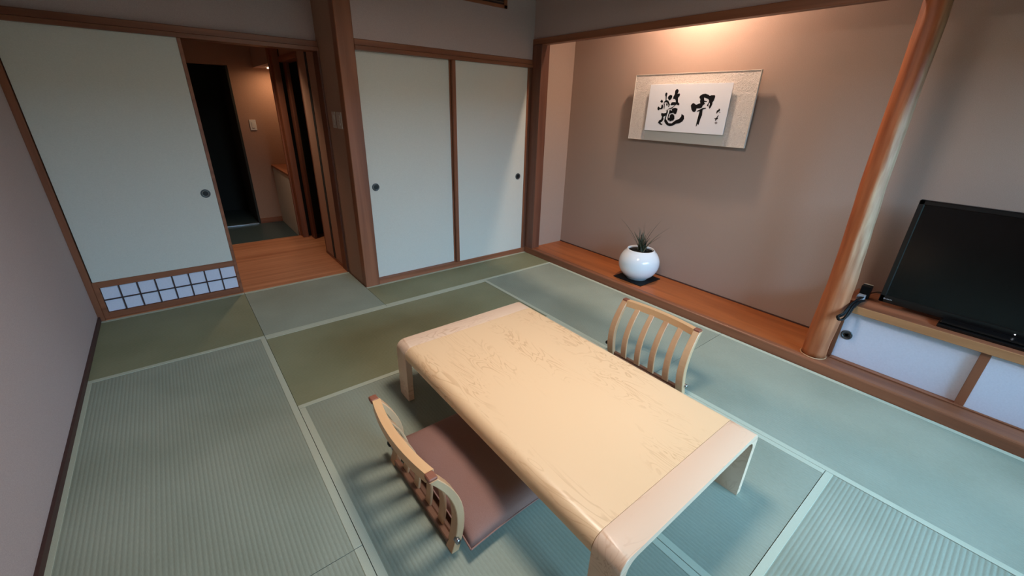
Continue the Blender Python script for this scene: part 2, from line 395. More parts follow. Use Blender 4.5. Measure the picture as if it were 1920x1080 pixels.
# sliding door 1 (left leaf with low paper lattice)
d1 = sroot('door_1', (.48, YB+.005, 0), 'pale sliding door with a low paper lattice strip, beside the left wall')
def pull(x, y, z, parent, r=.031, axis='y', m='iron'):
    loc = Vector((x, y, z))-root_off(parent)
    bm = lathe([(0, -.004), (r*.62, -.004), (r*.66, .0015), (r*.80, .0035), (r*.97, .003), (r, 0), (r, -.006)], 28, axis)
    o = link('door_pull', from_bm(bm, 'door_pull'), m, parent, loc, smooth=True, label='round dark metal door pull')
    bm = lathe([(0, .0005), (r*.60, .0005)], 24, axis)
    link('pull_cup', from_bm(bm, 'pull_cup'), 'irond', o)
    return o
yd1 = YB-.003
box('door_panel', .058, .884, yd1-.003, yd1+.022, .281, 1.834, 'paper', d1, .0015)
boxes('door_frame', [(.053, .080, yd1-.006, yd1+.024, .0045, .281), (.884, .905, yd1-.008, yd1+.026, .0045, 1.834), (.080, .884, yd1-.006, yd1+.024, .236, .281), (.080, .884, yd1-.006, yd1+.024, .0045, .046)], 'red_x', d1)
gx0, gx1, gz0, gz1 = .080, .884, .046, .236
nx = 8; bw = .008
for i in range(nx):
    for j in range(2):
        a = gx0+(gx1-gx0)*i/nx; b = gx0+(gx1-gx0)*(i+1)/nx; c = gz0+(gz1-gz0)*j/2; d = gz0+(gz1-gz0)*(j+1)/2
        box('lattice_pane', a+bw/2, b-bw/2, yd1+.006, yd1+.009, c+bw/2, d-bw/2, 'shoji', d1, 0)
for i in range(1, nx): x = gx0+(gx1-gx0)*i/nx; box('lattice_bar', x-bw/2, x+bw/2, yd1-.002, yd1+.012, gz0, gz1, 'lattice', d1, .0005)
box('lattice_bar', gx0, gx1, yd1-.003, yd1+.011, (gz0+gz1)/2-bw/2, (gz0+gz1)/2+bw/2, 'lattice', d1, .0005)
pull(.822, yd1-.004, .822, d1)

# pillar, return wall, closet
S(box('trim_4', 1.765, XC, YC-.008, YC+.085, -.03, ZC, 'red_z', bev=.004), 'square reddish brown pillar between the entrance and the closet')
S(box('wall_right_of_entrance', 1.768, 1.86, YC+.085, YB+.66, -.03, ZC, 'hall_plaster', bev=0), 'dim plaster side wall behind the square pillar with switches')
S(box('trim_5', 1.752, 1.768, YB-.03, YB+.10, 0, 1.832, 'dk_z'), 'slim dark jamb of the entrance opening')
S(box('wall_closet', XC, 3.66, YC+.0, YC+.09, 1.892, ZC, 'plaster', bev=0), 'grey plaster wall above the closet with the vent')
S(box('wall_closet_back', XC, 3.62, YC+.10, YC+.12, 0, 1.9, 'dark_wall', bev=0), 'closet interior behind the sliding doors')
S(prism('trim_6', [(YC-.018,1.824),(YC-.018,1.850),(YC-.008,1.854),(YC-.008,1.888),(YC+.0,1.893),(YC+.09,1.893),(YC+.09,1.824)], 'x', XC, 3.575, 'red_x'), 'reddish wooden lintel above the closet doors')
S(box('trim_7', XC, 3.575, YC-.004, YC+.09, -.03, .048, 'red_x', bev=.002), 'low wooden sill under the closet doors')
d2 = sroot('door_2', (2.28, YC+.02, 0), 'left pale closet sliding door beside the square pillar')
yy = YC+.012
box('door_panel', XC+.001, 2.676, yy+.028, yy+.046, .048, 1.824, 'paper', d2, .001)
box('door_frame', 2.676, 2.690, yy+.024, yy+.05, .048, 1.824, 'red_z', d2, .001)
pull(1.952, yy+.026, .84, d2)
d3 = sroot('door_3', (3.1, YC+.0, 0), 'right pale closet sliding door in the corner beside the alcove')
box('door_panel', 2.722, 3.515, yy-.004, yy+.016, .048, 1.824, 'paper', d3, .001)
boxes('door_frame', [(2.690, 2.722, yy-.008, yy+.020, .048, 1.824), (3.515, 3.535, yy-.008, yy+.020, .048, 1.824)], 'red_z', d3)
pull(3.437, yy-.006, .83, d3)

S(box('wall_behind_door', -.1, .86, YB+.10, YB+.14, -.03, 2.0, 'hall_plaster', bev=0), 'hall wall behind the left sliding door')
S(box('wall_behind_closet', XC-.12, 4.2, .40, .46, -.1, ZC, 'dark_wall', bev=0), 'outer wall behind the closet')

# vent above the closet
v = empty('wall_vent', (2.95, YC, 2.37), 'wooden slatted vent in the plaster wall above the closet', 'vent')
v0, v1, w0, w1 = 2.40, 3.243, 2.252, 2.50
boxes('vent_frame', [(v0, v0+.035, YC-.014, YC, w0, w1), (v1-.035, v1, YC-.014, YC, w0, w1), (v0, v1, YC-.014, YC, w0, w0+.025), (v0, v1, YC-.014, YC, w1-.025, w1)], 'red_x', v, .002)
box('vent_back', v0+.03, v1-.03, YC-.0035, YC-.001, w0+.02, w1-.02, 'lattice', v, 0)
for k in range(7):
    z = w0+.045+k*.027
    bm = bmesh.new(); bmbox(bm, -(v1-v0)/2+.035, (v1-v0)/2-.035, -.010, .0, -.002, .002, .0005, 1)
    for q in bm.verts: q.co = Matrix.Rotation(.5, 3, 'X') @ q.co
    link('vent_slat', from_bm(bm, 'vent_slat'), 'chair_dk', v, Vector(((v0+v1)/2, YC-.004, z))-root_off(v))

# ------------------------------------------------------------------ tokonoma alcove
XB = 4.035; HT = .068
S(box('trim_18', 3.5352, 3.70, YC+.002, YC+.12, -.03, 1.892, 'dk_z', bev=0), 'dark closet jamb in the corner')
S(box('trim_8', 3.560, 3.66, -.565, YC-.0, -.03, 2.02, 'dk_z', bev=.003), 'dark corner post between closet and alcove')
S(box('wall_alcove_left', 3.62, XB+.05, -.52, YC+.09, -.03, ZC, 'toko_plaster', bev=0), 'narrow left side wall inside the alcove')
S(box('wall_right', XB, XB+.1, YF-.1, .1, -.03, ZC, 'toko_plaster', bev=0), 'brownish plaster back wall of the alcove and the television recess')
S(box('wall_above_alcove', 3.574, 3.62, -3.20, YC-.0, 2.055, ZC, 'plaster', bev=0), 'plaster wall above the alcove header')
S(box('trim_9', 3.560, 3.625, -5.4, YC, 2.008, 2.060, 'red_y', bev=.003), 'reddish wooden header beam along the top of the alcove')
S(box('wall_above_shelf', 3.583, 3.62, YF, -3.28, 2.055, ZC, 'plaster', bev=0), 'plaster wall above the television recess')
S(box('floor_alcove', 3.575, XB, -3.26, -.52, 0, HT, 'toko_y', bev=.0), 'polished reddish wooden floor board of the alcove')
S(prism('trim_10', [(3.558,-.03),(3.558,HT-.010),(3.561,HT-.003),(3.568,HT+.001),(3.600,HT+.001),(3.600,-.03)], 'y', YF, YC, 'red_y'), 'reddish wooden step edge along the front of the alcove')
S(box('trim_11', XB-.006, XB, -3.22, -.52, HT, HT+.010, 'base', bev=0), 'thin dark trim at the foot of the alcove wall')

# log post
g = empty('log_post', (3.65, -3.235, HT), 'natural reddish log post with a pale bark stripe beside the television', 'post')
prof = [(-.0, -3.238, .064), (.10, -3.236, .064), (.22, -3.240, .067), (.36, -3.247, .070), (.5, -3.249, .067), (.68, -3.244, .063), (.9, -3.236, .060), (1.1, -3.228, .058), (1.35, -3.226, .056), (1.58, -3.224, .054), (1.8, -3.222, .056), (2.0, -3.214, .054), (2.5, -3.21, .055)]
bm = bmesh.new(); rings = []; NS = 40
zz = [i*.035 for i in range(72)]
def interp(z):
    for a, b in zip(prof, prof[1:]):
        if z <= b[0]:
            t = (z-a[0])/(b[0]-a[0]); t = t*t*(3-2*t); return a[1]+(b[1]-a[1])*t, a[2]+(b[2]-a[2])*t
    return prof[-1][1], prof[-1][2]
for z in zz:
    cy, r = interp(z); ring = []
    for k in range(NS):
        th = 2*math.pi*k/NS
        rr = r*(1+.035*math.sin(3*th+z*1.7)+.02*math.sin(7*th-z*3.1)+.012*math.sin(11*th+z*5))
        ring.append(bm.verts.new((rr*math.cos(th)*.95, cy+3.235+rr*math.sin(th), z)))
    rings.append(ring)
for A, B in zip(rings, rings[1:]):
    for k in range(NS): bm.faces.new((A[k], A[(k+1)%NS], B[(k+1)%NS], B[k]))
bm.faces.new(rings[0]); bm.faces.new(rings[-1])
link('log', from_bm(bm, 'log'), 'log', g, (0,0,.001), smooth=True)
link('foot_ring', from_bm(tube([(.070*math.cos(t/24*2*math.pi)*.95, -.003+.070*math.sin(t/24*2*math.pi), .003) for t in range(25)], .003, 6), 'foot_ring'), 'chair', g, smooth=True)

# alcove downlight
g = empty('alcove_downlight', (3.77, -1.85, ZC), 'small recessed spotlight in the alcove ceiling', 'lamp')
link('lamp_housing', from_bm(lathe([(.065, 0), (.065, -.022), (.045, -.022), (.045, -.008), (0, -.008)], 24), 'lamp_housing'), 'white', g, smooth=True)

# framed calligraphy
PY, PZ = -1.85, 1.507
g = empty('framed_calligraphy', (4.035, PY, PZ), 'wide framed black ink calligraphy on a cream brocade mount above the white pot', 'picture')
box('mount_board', 3.975, 3.990, PY-.507, PY+.513, PZ-.254, PZ+.250, 'brocade', g, .002)
boxes('board_rim', [(3.972, 3.9905, PY-.511, PY-.507, PZ-.258, PZ+.254), (3.972, 3.9905, PY+.513, PY+.517, PZ-.258, PZ+.254), (3.972, 3.9905, PY-.507, PY+.513, PZ+.250, PZ+.254), (3.972, 3.9905, PY-.507, PY+.513, PZ-.258, PZ-.254)], 'mount_plain', g, .0005)
box('lower_strip', 3.9738, 3.975, PY-.345, PY+.35, PZ-.254, PZ-.176, 'mount_plain', g, 0)
for s in (-1, 1): box('hanging_block', 3.990, 4.0345, PY+s*.27-.03, PY+s*.27+.03, PZ-.05, PZ+.10, 'red_z', g, .001)
pa = box('paper_sheet', 3.954, 3.958, PY-.345, PY+.345, PZ-.177, PZ+.176, 'washi', g, .0005)
box('spacer', 3.958, 3.975, PY-.32, PY+.32, PZ-.16, PZ+.16, 'mount_plain', g, 0)
INK={"ink_character":[[[(110, 128), (100, 139), (88, 139), (79, 127), (82, 112), (86, 105), (68, 108), (62, 102), (64, 89), (72, 80), (74, 73), (68, 45), (55, 36), (53, 22), (64, 22), (79, 29), (97, 12), (115, -2), (153, -12), (171, -25), (157, -12), (134, 0), (110, 9), (92, 24), (124, 21), (133, 25), (124, 43), (104, 46), (88, 44), (92, 59), (101, 67), (119, 69), (118, 82), (109, 105)], [(167, 76), (161, 91), (146, 98), (129, 93), (127, 82), (133, 67), (145, 57), (158, 66)], [(195, 97), (194, 111), (184, 117), (175, 107), (178, 85), (175, 60), (158, 56), (147, 41), (137, 27), (143, 9), (150, 7), (149, 23), (164, 41), (179, 44), (199, 36), (194, 47), (183, 58), (187, 85)], [(173, 32), (167, 38), (157, 26), (160, 14), (168, 19)], [(196, 35), (186, 35), (183, 8), (183, -8), (189, -4), (192, 17)], [(231, 49), (220, 64), (204, 51), (209, 38), (223, 42)], [(248, 0), (241, 12), (230, 5), (225, -1), (215, 2), (213, 24), (203, 26), (195, 8), (200, -8), (212, -10), (227, -10), (231, -19), (244, -14)], [(133, -15), (123, -13), (119, -18), (111, -18), (109, -13), (113, -8), (121, -8), (124, -11), (133, -12), (108, -2), (85, 4), (62, -3), (62, -19), (67, -40), (78, -44), (94, -34), (112, -38), (125, -41), (130, -62), (131, -74), (119, -71), (122, -56), (114, -44), (96, -43), (80, -55), (75, -78), (83, -92), (97, -94), (112, -100), (119, -92), (133, -92), (139, -74), (138, -50), (133, -29)], [(158, -15), (147, -15), (144, -30), (150, -57), (153, -84), (136, -98), (122, -113), (93, -113), (65, -90), (33, -77), (19, -59), (20, -40), (-5, -52), (-10, -75), (1, -96), (26, -110), (53, -114), (82, -131), (106, -135), (129, -131), (150, -117), (165, -99), (165, -81), (159, -57), (179, -67), (173, -85), (186, -106), (197, -110), (191, -119), (178, -120), (178, -129), (197, -127), (222, -114), (214, -95), (197, -88), (192, -67), (204, -52), (203, -37), (184, -40), (159, -36)]],[[(-104, 80), (-108, 91), (-126, 102), (-148, 105), (-173, 98), (-185, 90), (-199, 95), (-225, 94), (-229, 83), (-223, 56), (-216, 46), (-218, 33), (-210, 10), (-201, 1), (-195, 13), (-199, 33), (-194, 43), (-189, 33), (-191, 15), (-176, 24), (-186, 43), (-187, 58), (-177, 69), (-161, 74), (-143, 79), (-149, 58), (-160, 55), (-172, 53), (-172, 48), (-153, 48), (-151, 43), (-161, 36), (-151, 30), (-144, 22), (-141, 9), (-128, 3), (-98, 1), (-98, -12), (-91, -23), (-73, -23), (-57, -5), (-47, 23), (-54, 35), (-65, 40), (-78, 35), (-89, 27), (-111, 37), (-121, 38), (-115, 52), (-116, 66)], [(-103, -17), (-121, -8), (-140, 2), (-148, 6), (-173, 9), (-175, 2), (-158, -2), (-150, -6), (-154, -44), (-147, -71), (-142, -105), (-139, -116), (-130, -108), (-126, -124), (-120, -128), (-120, -111), (-122, -79), (-126, -32), (-127, -17), (-112, -20)]]],"signature":[[(-262, -29), (-263, -9), (-273, -6), (-275, 3), (-284, 2), (-286, -13), (-273, -19), (-267, -31)], [(-283, -21), (-289, -19), (-292, -24), (-287, -26)], [(-255, -64), (-269, -61), (-277, -46), (-284, -38), (-284, -46), (-279, -59), (-285, -66), (-275, -71), (-272, -79), (-264, -79), (-264, -70), (-269, -67), (-260, -68)]],"seal":[[(-286, -94), (-285, -99), (-281, -102), (-274, -103), (-268, -100), (-265, -95), (-266, -90), (-270, -86), (-277, -86), (-283, -89)]]}

def ink(name, polys, m):
    """each traced brush stroke is filled row by row (even-odd), 1.1 mm rows"""
    bm = bmesh.new(); st = 1.1
    for n_, P in enumerate(polys):
        z = min(q[1] for q in P)
        dx = -.00004*(n_ % 4)
        while z < max(q[1] for q in P):
            zc = z+st/2; xs = []
            for (y0_, z0_), (y1_, z1_) in zip(P, P[1:]+P[:1]):
                if (z0_ <= zc) != (z1_ <= zc): xs.append(y0_+(zc-z0_)*(y1_-y0_)/(z1_-z0_))
            xs.sort()
            for a_, b_ in zip(xs[::2], xs[1::2]):
                bm.faces.new([bm.verts.new((dx, y/1000, q/1000)) for y, q in ((a_, z), (b_, z), (b_, z+st), (a_, z+st))])
            z += st
    me = bpy.data.meshes.new(name); bm.to_mesh(me); bm.free()
    link(name, me, m, pa, Vector((3.9534, PY, PZ))-root_off(pa))
for polys in INK['ink_character']: ink('ink_character', polys, 'ink')
ink('signature', INK['signature'], 'ink'); ink('seal_stamp', INK['seal'], 'seal')

# pot, mat and plant
o = box('pot_mat', 3.652, 3.952, -1.91, -1.61, HT+.0005, HT+.0065, 'black', bev=.001)
tag(o, 'square black mat under the round white plant pot', 'mat')
g = empty('potted_plant', (3.80, -1.76, HT+.0065), 'round glossy white ceramic pot with a spiky dark green plant on the alcove floor', 'plant')
ph = .272; R = .178
pr = [(0, .003), (.085, .003), (.092, 0)]
for i in range(1, 24):
    t = i/24; z = ph*t
    pr.append((R*math.sqrt(max(0, 1-((z-.146)/(.160))**2))**1.0, z))
pr = [(r, z) for r, z in pr if r > .09 or z < .01]
pr += [(.119, ph), (.114, ph+.002), (.109, ph-.004), (.112, ph-.03), (.118, ph-.05)]
link('pot', from_bm(lathe(pr, 64), 'pot'), 'ceramic', g, smooth=True)
bm = lathe([(.1125, ph-.018), (.06, ph-.010), (0, ph-.008)], 24); link('soil', from_bm(bm, 'soil'), 'soil', g)
rl = random.Random(4)
def blade(base, ang, lean, h, w, curve, m='leaf'):
    bm = bmesh.new(); n = 8; prev = None
    d = Vector((math.cos(ang), math.sin(ang), 0)); s = Vector((-d.y, d.x, 0))
    for i in range(n+1):
        t = i/n; w_ = w*1.5; p = Vector(base) + d*(lean*t + curve*t*t)*h + Vector((0,0,h*t*(1-.12*curve*t)))
        ww = w_*(1-t)**.6*(.6+.4*math.sin(math.pi*min(1, t*2+.2)/1.2)) + .0004
        cur = [bm.verts.new(p-s*ww), bm.verts.new(p-d*ww*.35), bm.verts.new(p+s*ww)]
        if prev:
            bm.faces.new((prev[0], prev[1], cur[1], cur[0])); bm.faces.new((prev[1], prev[2], cur[2], cur[1]))
        prev = cur
    link('leaf', from_bm(bm, 'leaf'), m, g, smooth=True)
zb = ph-.02
vx = math.atan2(-.84, .54)   # image-right direction seen from the room
def L_(side, lean, h, w=.006, c=.0, m='leaf', off=0): h *= 1.25; w *= 1.3; blade((rl.uniform(-.02,.02), rl.uniform(-.02,.02)+off, zb), vx if side > 0 else vx+math.pi, lean, h, w, c, m)
L_(-1, .35, .24, .005, .35, off=.02); L_(1, .15, .25, .007, .25); L_(1, .12, .19, .006, .2, 'leaf2'); L_(1, .45, .21, .004, .35, off=-.02)
L_(-1, .06, .22, .003, 0); L_(-1, .02, .20, .004, .05)
for i in range(20):
    blade((rl.uniform(-.045,.045), rl.uniform(-.05,.05), zb), rl.uniform(0, 6.28), rl.uniform(.1,.6), rl.uniform(.09,.18), rl.uniform(.005,.008), rl.uniform(0,.4), rl.choice(['leaf','leaf','leaf2']))
for i in range(8):
    blade((rl.uniform(-.02,.02), rl.uniform(-.02,.02), zb), rl.uniform(0, 6.28), rl.uniform(.0,.12), rl.uniform(.14,.24), rl.uniform(.004,.007), rl.uniform(0,.15), rl.choice(['leaf','leaf2']))

# ------------------------------------------------------------------ low cabinet with television
S(box('floor_recess', 3.600, XB, YF, -3.26, -.03, HT, 'red_y', bev=0), 'wooden floor strip under the low cabinet')
g = empty('low_cabinet', (3.85, -4.3, HT), 'low wooden cabinet with white sliding panels under the television', 'cabinet')
boxes('top_board', [(3.683, XB-.001, YF+.001, -3.324, .402, .448), (3.76, XB-.001, -3.324, -3.272, .402, .448)], 'red_y', g, .0)
box('board_edge', 3.675, 3.683, YF+.001, -3.324, .402, .4485, 'oak_y', g, .002, label='lighter front edge of the cabinet top')
box('side_frame', 3.716, 3.76, -3.315, -3.297, HT+.0015, .4015, 'red_z', g, .001)
box('bottom_track', 3.690, 3.76, YF+.001, -3.315, HT+.0015, HT+.008, 'red_y', g, .001)
box('cabinet_body', 3.76, XB-.001, YF+.001, -3.303, HT+.0015, .4015, 'red_y', g, 0)
p1 = box('sliding_panel', 3.722, 3.735, -3.95, -3.316, HT+.0085, .401, 'shoji', g, .001, label='white sliding panel with a round pull')
pull(3.721, -3.352, .238, p1, .030, 'x')
box('flower_cup', 3.7205, 3.7212, -3.360, -3.344, .230, .246, 'metal', p1, 0)
p2 = box('sliding_panel', 3.700, 3.713, -4.56, -3.925, HT+.0085, .401, 'shoji', g, .001, label='second white sliding panel at the picture edge')
box('panel_stile', 3.698, 3.716, -3.925, -3.888, HT+.0085, .4015, 'red_z', p2, .001)
box('sliding_panel', 3.722, 3.735, -5.39, -4.54, HT+.0085, .401, 'shoji', g, .001)

g = empty('television', (3.83, -3.94, .448), 'large black flat screen television on the low cabinet', 'television')
ty0, ty1, tz0, tz1, tx = -4.47, -3.415, .472, 1.078, 3.818
boxes('bezel', [(tx, tx+.03, ty0, ty0+.03, tz0, tz1), (tx, tx+.03, ty1-.026, ty1, tz0, tz1), (tx, tx+.03, ty0, ty1, tz1-.026, tz1), (tx, tx+.03, ty0, ty1, tz0, tz0+.045)], 'gloss', g, .004)
box('screen', tx+.004, tx+.02, ty0+.028, ty1-.024, tz0+.043, tz1-.024, 'screen', g, 0)
box('back_shell', tx+.028, tx+.075, ty0+.05, ty1-.05, tz0+.04, tz1-.05, 'black', g, .012)
box('stand_neck', tx+.01, tx+.06, -4.02, -3.86, .455, tz0+.04, 'black', g, .003)
box('stand_base', 3.732, 3.99, -4.19, -3.692, .4485, .466, 'gloss', g, .004)
box('stand_skirt', 3.752, 3.83, -4.185, -3.697, .4655, .480, 'gloss', g, .006)
bm = bmesh.new()
for i, (a, w_, h_) in enumerate(((0, .006, .009), (.0085, .004, .006), (.015, .0045, .007), (.0215, .004, .006), (.028, .0045, .006), (.0345, .004, .006))):
    bmbox(bm, -.0004, 0, -a-w_, -a, -h_/2, h_/2, 0)
link('maker_logo', from_bm(bm, 'maker_logo'), 'logo', g, Vector((tx-.0002, -3.435, tz0+.024))-root_off(g))
link('indicator_light', from_bm(lathe([(0, .001), (.0022, .001), (.0028, 0)], 12, 'x'), 'indicator_light'), 'led', g, Vector((tx-.001, -3.962, tz0+.022))-root_off(g))

g = empty('antenna_splitter', (3.86, -3.335, .448), 'small black adapter box with a grey label at the back of the cabinet top', 'adapter')
box('adapter_case', 3.850, 3.895, -3.362, -3.312, .4485, .530, 'black', g, .004)
box('adapter_lid', 3.884, 3.894, -3.360, -3.314, .530, .534, 'white', g, .001)
box('adapter_label', 3.80, 3.848, -3.352, -3.314, .4485, .478, 'logo', g, .003)
o = link('power_cable', from_bm(tube(smooth_pts([(3.90, -3.355, .475), (3.93, -3.39, .49), (3.93, -3.43, .485), (3.92, -3.50, .49), (3.90, -3.56, .50)], 6), .003, 6), 'power_cable'), 'black', smooth=True)
tag(o, 'thin black cable running behind the television', 'cable')
pts = [(3.83, -3.345, .463), (3.77, -3.340, .470), (3.70, -3.336, .468), (3.65, -3.334, .458), (3.61, -3.330, .440), (3.575, -3.322, .412), (3.560, -3.306, .392), (3.556, -3.318, .376), (3.572, -3.334, .386), (3.60, -3.342, .418), (3.64, -3.346, .450), (3.71, -3.350, .462), (3.79, -3.36, .458)]
o = empty('coiled_cord', (3.7, -3.32, .45), 'bundled black cord looped over the cabinet edge beside the log post', 'cord')
for k in range(3):
    P = [Vector(p_)+Vector((-.004*k, .004*math.sin(k*2+i), .004*k+.003*math.cos(i*1.7+k))) for i, p_ in enumerate(pts)]
    link('cord_loop', from_bm(tube(smooth_pts(P, 6), .0052, 6), 'cord_loop'), 'black', o, -o.location, smooth=True)
box('cord_tie', 3.652, 3.664, -3.354, -3.326, .445, .472, 'black', o, .002)

# ------------------------------------------------------------------ low table
g = empty('low_table', (1.8225, -2.695, 0), 'low maple table with rounded edges in the middle of the tatami', 'table')
tx0, tx1, H = 1.39, 2.255, .33
def arc(cx, cz, r, a0, a1, n=8): return [(cx+r*math.cos(math.radians(a0+(a1-a0)*i/n)), cz+r*math.sin(math.radians(a0+(a1-a0)*i/n))) for i in range(n+1)]
ro, ri, T, TL = .045, .035, .026, .032
def shell(zbot, ti, rin):
    out = [(tx0, zbot)] + arc(tx0+ro, H-ro, ro, 180, 90) + arc(tx1-ro, H-ro, ro, 90, 0) + [(tx1, zbot)]
    inn = [(tx1-ti, zbot)] + arc(tx1-ti-rin, H-T-rin, rin, 0, 90) + arc(tx0+ti+rin, H-T-rin, rin, 90, 180) + [(tx0+ti, zbot)]
    return out+inn
y0, y1 = -3.430, -1.960
prism('table_top', shell(H-.062, .026, .03), 'y', y0+.1045, y1-.1045, 'maple_y', g, 0, True)
for a, b, lab in ((y0, y0+.1035, 'near'), (y1-.1035, y1, 'far')):
    prism('leg_frame', shell(0, TL, .045), 'y', a, b, 'maple_x', g, .0015, True)

# ------------------------------------------------------------------ legless floor chairs
def make_chair(label, side):
    """origin on the floor under the middle of the back's base; +x is towards the sitter's knees"""
    g = empty('floor_chair', (0,0,0), label, 'chair', 'legless wooden floor chairs at the low table')
    HB = .378
    def px(z): t = z/HB; return .055*math.sin(t*2.4) - .100*t**2 + 0.0
    def slat(y, w, ztop, nm, th=.014, flare=0, bulge=0, z0=.0, mt='chair'):
        bm = bmesh.new(); prev = None; n = 12
        for i in range(n+1):
            t = i/n; z = z0+(ztop-z0)*t; x = px(z)+bulge(t, y) if callable(bulge) else px(z)
            yy_ = y*(1-.08*t*flare); ww = w*(1+.12*math.cos(t*math.pi)*.6)
            cur = [bm.verts.new(q) for q in ((x-th/2, yy_-ww/2, z), (x+th/2, yy_-ww/2, z), (x+th/2, yy_+ww/2, z), (x-th/2, yy_+ww/2, z))]
            if prev:
                for k in range(4): bm.faces.new((prev[k], prev[(k+1)%4], cur[(k+1)%4], cur[k]))
            else: bm.faces.new(cur)
            prev = cur
        bm.faces.new(prev[::-1]); bmesh.ops.recalc_face_normals(bm, faces=bm.faces)
        es = [e for e in bm.edges if abs(e.verts[0].co.z-e.verts[1].co.z) > .01]
        bmesh.ops.bevel(bm, geom=es, offset=.0025, segments=1, affect='EDGES')
        return link(nm, from_bm(bm, nm), mt, g, smooth=False)
    bow = lambda t, y: -.030*t*(1-(y/.25)**2)
    for s in (-1, 1): slat(s*.248, .042, HB, 'back_post', th=.030, flare=.35, z0=0)
    for k in range(4): slat((-.15+.10*k), .037, HB-.012, 'back_slat', th=.011, flare=.35, bulge=bow, z0=.028)
    # curved top rail
    bm = bmesh.new(); prev = None; n = 20
    for i in range(n+1):
        u_ = -1+2*i/n; y = .222*u_; x = px(HB-.012)-.030*(1-(y/.25)**2)+.002
        w2 = .016; h2 = .020
        cur = [bm.verts.new(q) for q in ((x-w2, y, HB-.012-h2), (x+w2, y, HB-.012-h2), (x+w2, y, HB-.012+h2), (x-w2, y, HB-.012+h2))]
        if prev:
            for k in range(4): bm.faces.new((prev[k], prev[(k+1)%4], cur[(k+1)%4], cur[k]))
        else: bm.faces.new(cur)
        prev = cur
    bm.faces.new(prev[::-1]); link('top_rail', from_bm(bm, 'top_rail'), 'chair_y', g)
    for s in (-1, 1):
        bm = bmesh.new(); bmbox(bm, -.0155, .0155, -.0175, .0175, -.010, .010, .003, 1)
        link('rail_end', from_bm(bm, 'rail_end'), 'chair_end', g, (px(HB)+.001, s*.240, HB-.0), label='dark end grain joint of the top rail')
    bm = bmesh.new(); bmbox(bm, -.011, .011, -.232, .232, .004, .030, .003, 1); link('bottom_rail', from_bm(bm, 'bottom_rail'), 'chair_dk', g)
    bm = bmesh.new(); bmbox(bm, .014, .45, -.20, .20, .006, .022, .004, 1); link('seat_board', from_bm(bm, 'seat_board'), 'chair_dk', g)
    for s in (1,):
        link('knob', from_bm(lathe([(0, -.016), (.009, -.016), (.012, -.008), (.012, .006), (.007, .012), (0, .012)], 14, 'y'), 'knob'), 'black', g, (.002, s*.292, .066), smooth=True, label='small black adjuster knob')
    for s in (-1, 1):
        link('hinge', from_bm(lathe([(0, -.010), (.010, -.010), (.010, .010), (0, .010)], 16, 'y'), 'hinge'), 'metal', g, (.006, s*.274, .060), smooth=True, label='steel hinge bolt')
    return g
chL = make_chair('wooden floor chair on the left of the table with a brown cushion on its seat', 1)
chL.location = (1.160, -2.655, .0008)
chR = copy_tree(chL); chR['label'] = 'wooden floor chair between the table and the alcove, seen through its slats'
for k_ in chR.children:
    if k_.name.startswith('knob'): k_.location.y *= -1
chR.location = (2.672, -2.650, .0008); chR.rotation_euler = (0, 0, math.pi)

def cushion(name, cx, cy, wx, wy, th, label, z):
    bm = bmesh.new(); n = 26; top = {}; bot = {}
    rr = random.Random(3)
    for i in range(n+1):
        for j in range(n+1):
            u_, v_ = -1+2*i/n, -1+2*j/n
            e = max(abs(u_), abs(v_)); pin = 1-.045*((1-u_*u_)*(abs(v_)**3)+(1-v_*v_)*(abs(u_)**3))
            x, y = u_*wx/2*pin, v_*wy/2*pin
            f = (1-abs(u_)**3.2)**.5*(1-abs(v_)**3.2)**.5
            wr = .002*math.sin(9*u_+3*v_)*f+.0015*math.sin(13*v_-4*u_)
            top[i, j] = bm.verts.new((x, y, th*.30+th*.70*f+wr*f+.0)); 
            if e < 1: bot[i, j] = bm.verts.new((x, y, th*.30-th*.30*f))
            else: bot[i, j] = top[i, j]
    for i in range(n):
        for j in range(n):
            bm.faces.new((top[i,j], top[i+1,j], top[i+1,j+1], top[i,j+1]))
            q = [bot[i,j], bot[i,j+1], bot[i+1,j+1], bot[i+1,j]]
            if len(set(q)) == 4: 
                try: bm.faces.new(q)
                except ValueError: pass
    g = empty(name, (cx, cy, z), label, 'cushion', 'brown floor cushions')
    link('cushion_cover', from_bm(bm, 'cushion_cover'), 'fabric', g, smooth=True)
    # piped seam
    P = []
    for i in range(n+1): P.append((i, 0))
    for j in range(1, n+1): P.append((n, j))
    for i in range(n-1, -1, -1): P.append((i, n))
    for j in range(n-1, -1, -1): P.append((0, j))
    pp = []
    for i, j in P:
        u_, v_ = -1+2*i/n, -1+2*j/n; pin = 1-.045*((1-u_*u_)*(abs(v_)**3)+(1-v_*v_)*(abs(u_)**3))
        pp.append((u_*wx/2*pin, v_*wy/2*pin, th*.30))
    link('seam_piping', from_bm(tube(pp, .0032, 6, False), 'seam_piping'), 'fabric', g, smooth=True)
    return g
cushion('floor_cushion', 1.480, -2.662, .58, .64, .090, 'brown fabric cushion on the left floor chair, half under the table', .0235)
cushion('floor_cushion', 2.325, -2.645, .55, .56, .06, 'brown fabric cushion hidden under the table in front of the right floor chair', .0235)

# ------------------------------------------------------------------ ceiling lamp
g = empty('ceiling_lamp', (1.78, -2.72, ZC), 'square wooden and paper ceiling lamp over the table', 'lamp')
boxes('lamp_frame', [(1.50, 1.53, -3.0, -2.44, 2.24, 2.40), (2.03, 2.06, -3.0, -2.44, 2.24, 2.40), (1.53, 2.03, -3.0, -2.97, 2.24, 2.40), (1.53, 2.03, -2.47, -2.44, 2.24, 2.40)], 'oak_y', g)
box('lamp_shade', 1.53, 2.03, -2.97, -2.47, 2.25, 2.39, 'shade', g, 0)
box('lamp_stem', 1.74, 1.82, -2.76, -2.68, 2.39, ZC, 'oak_y', g)

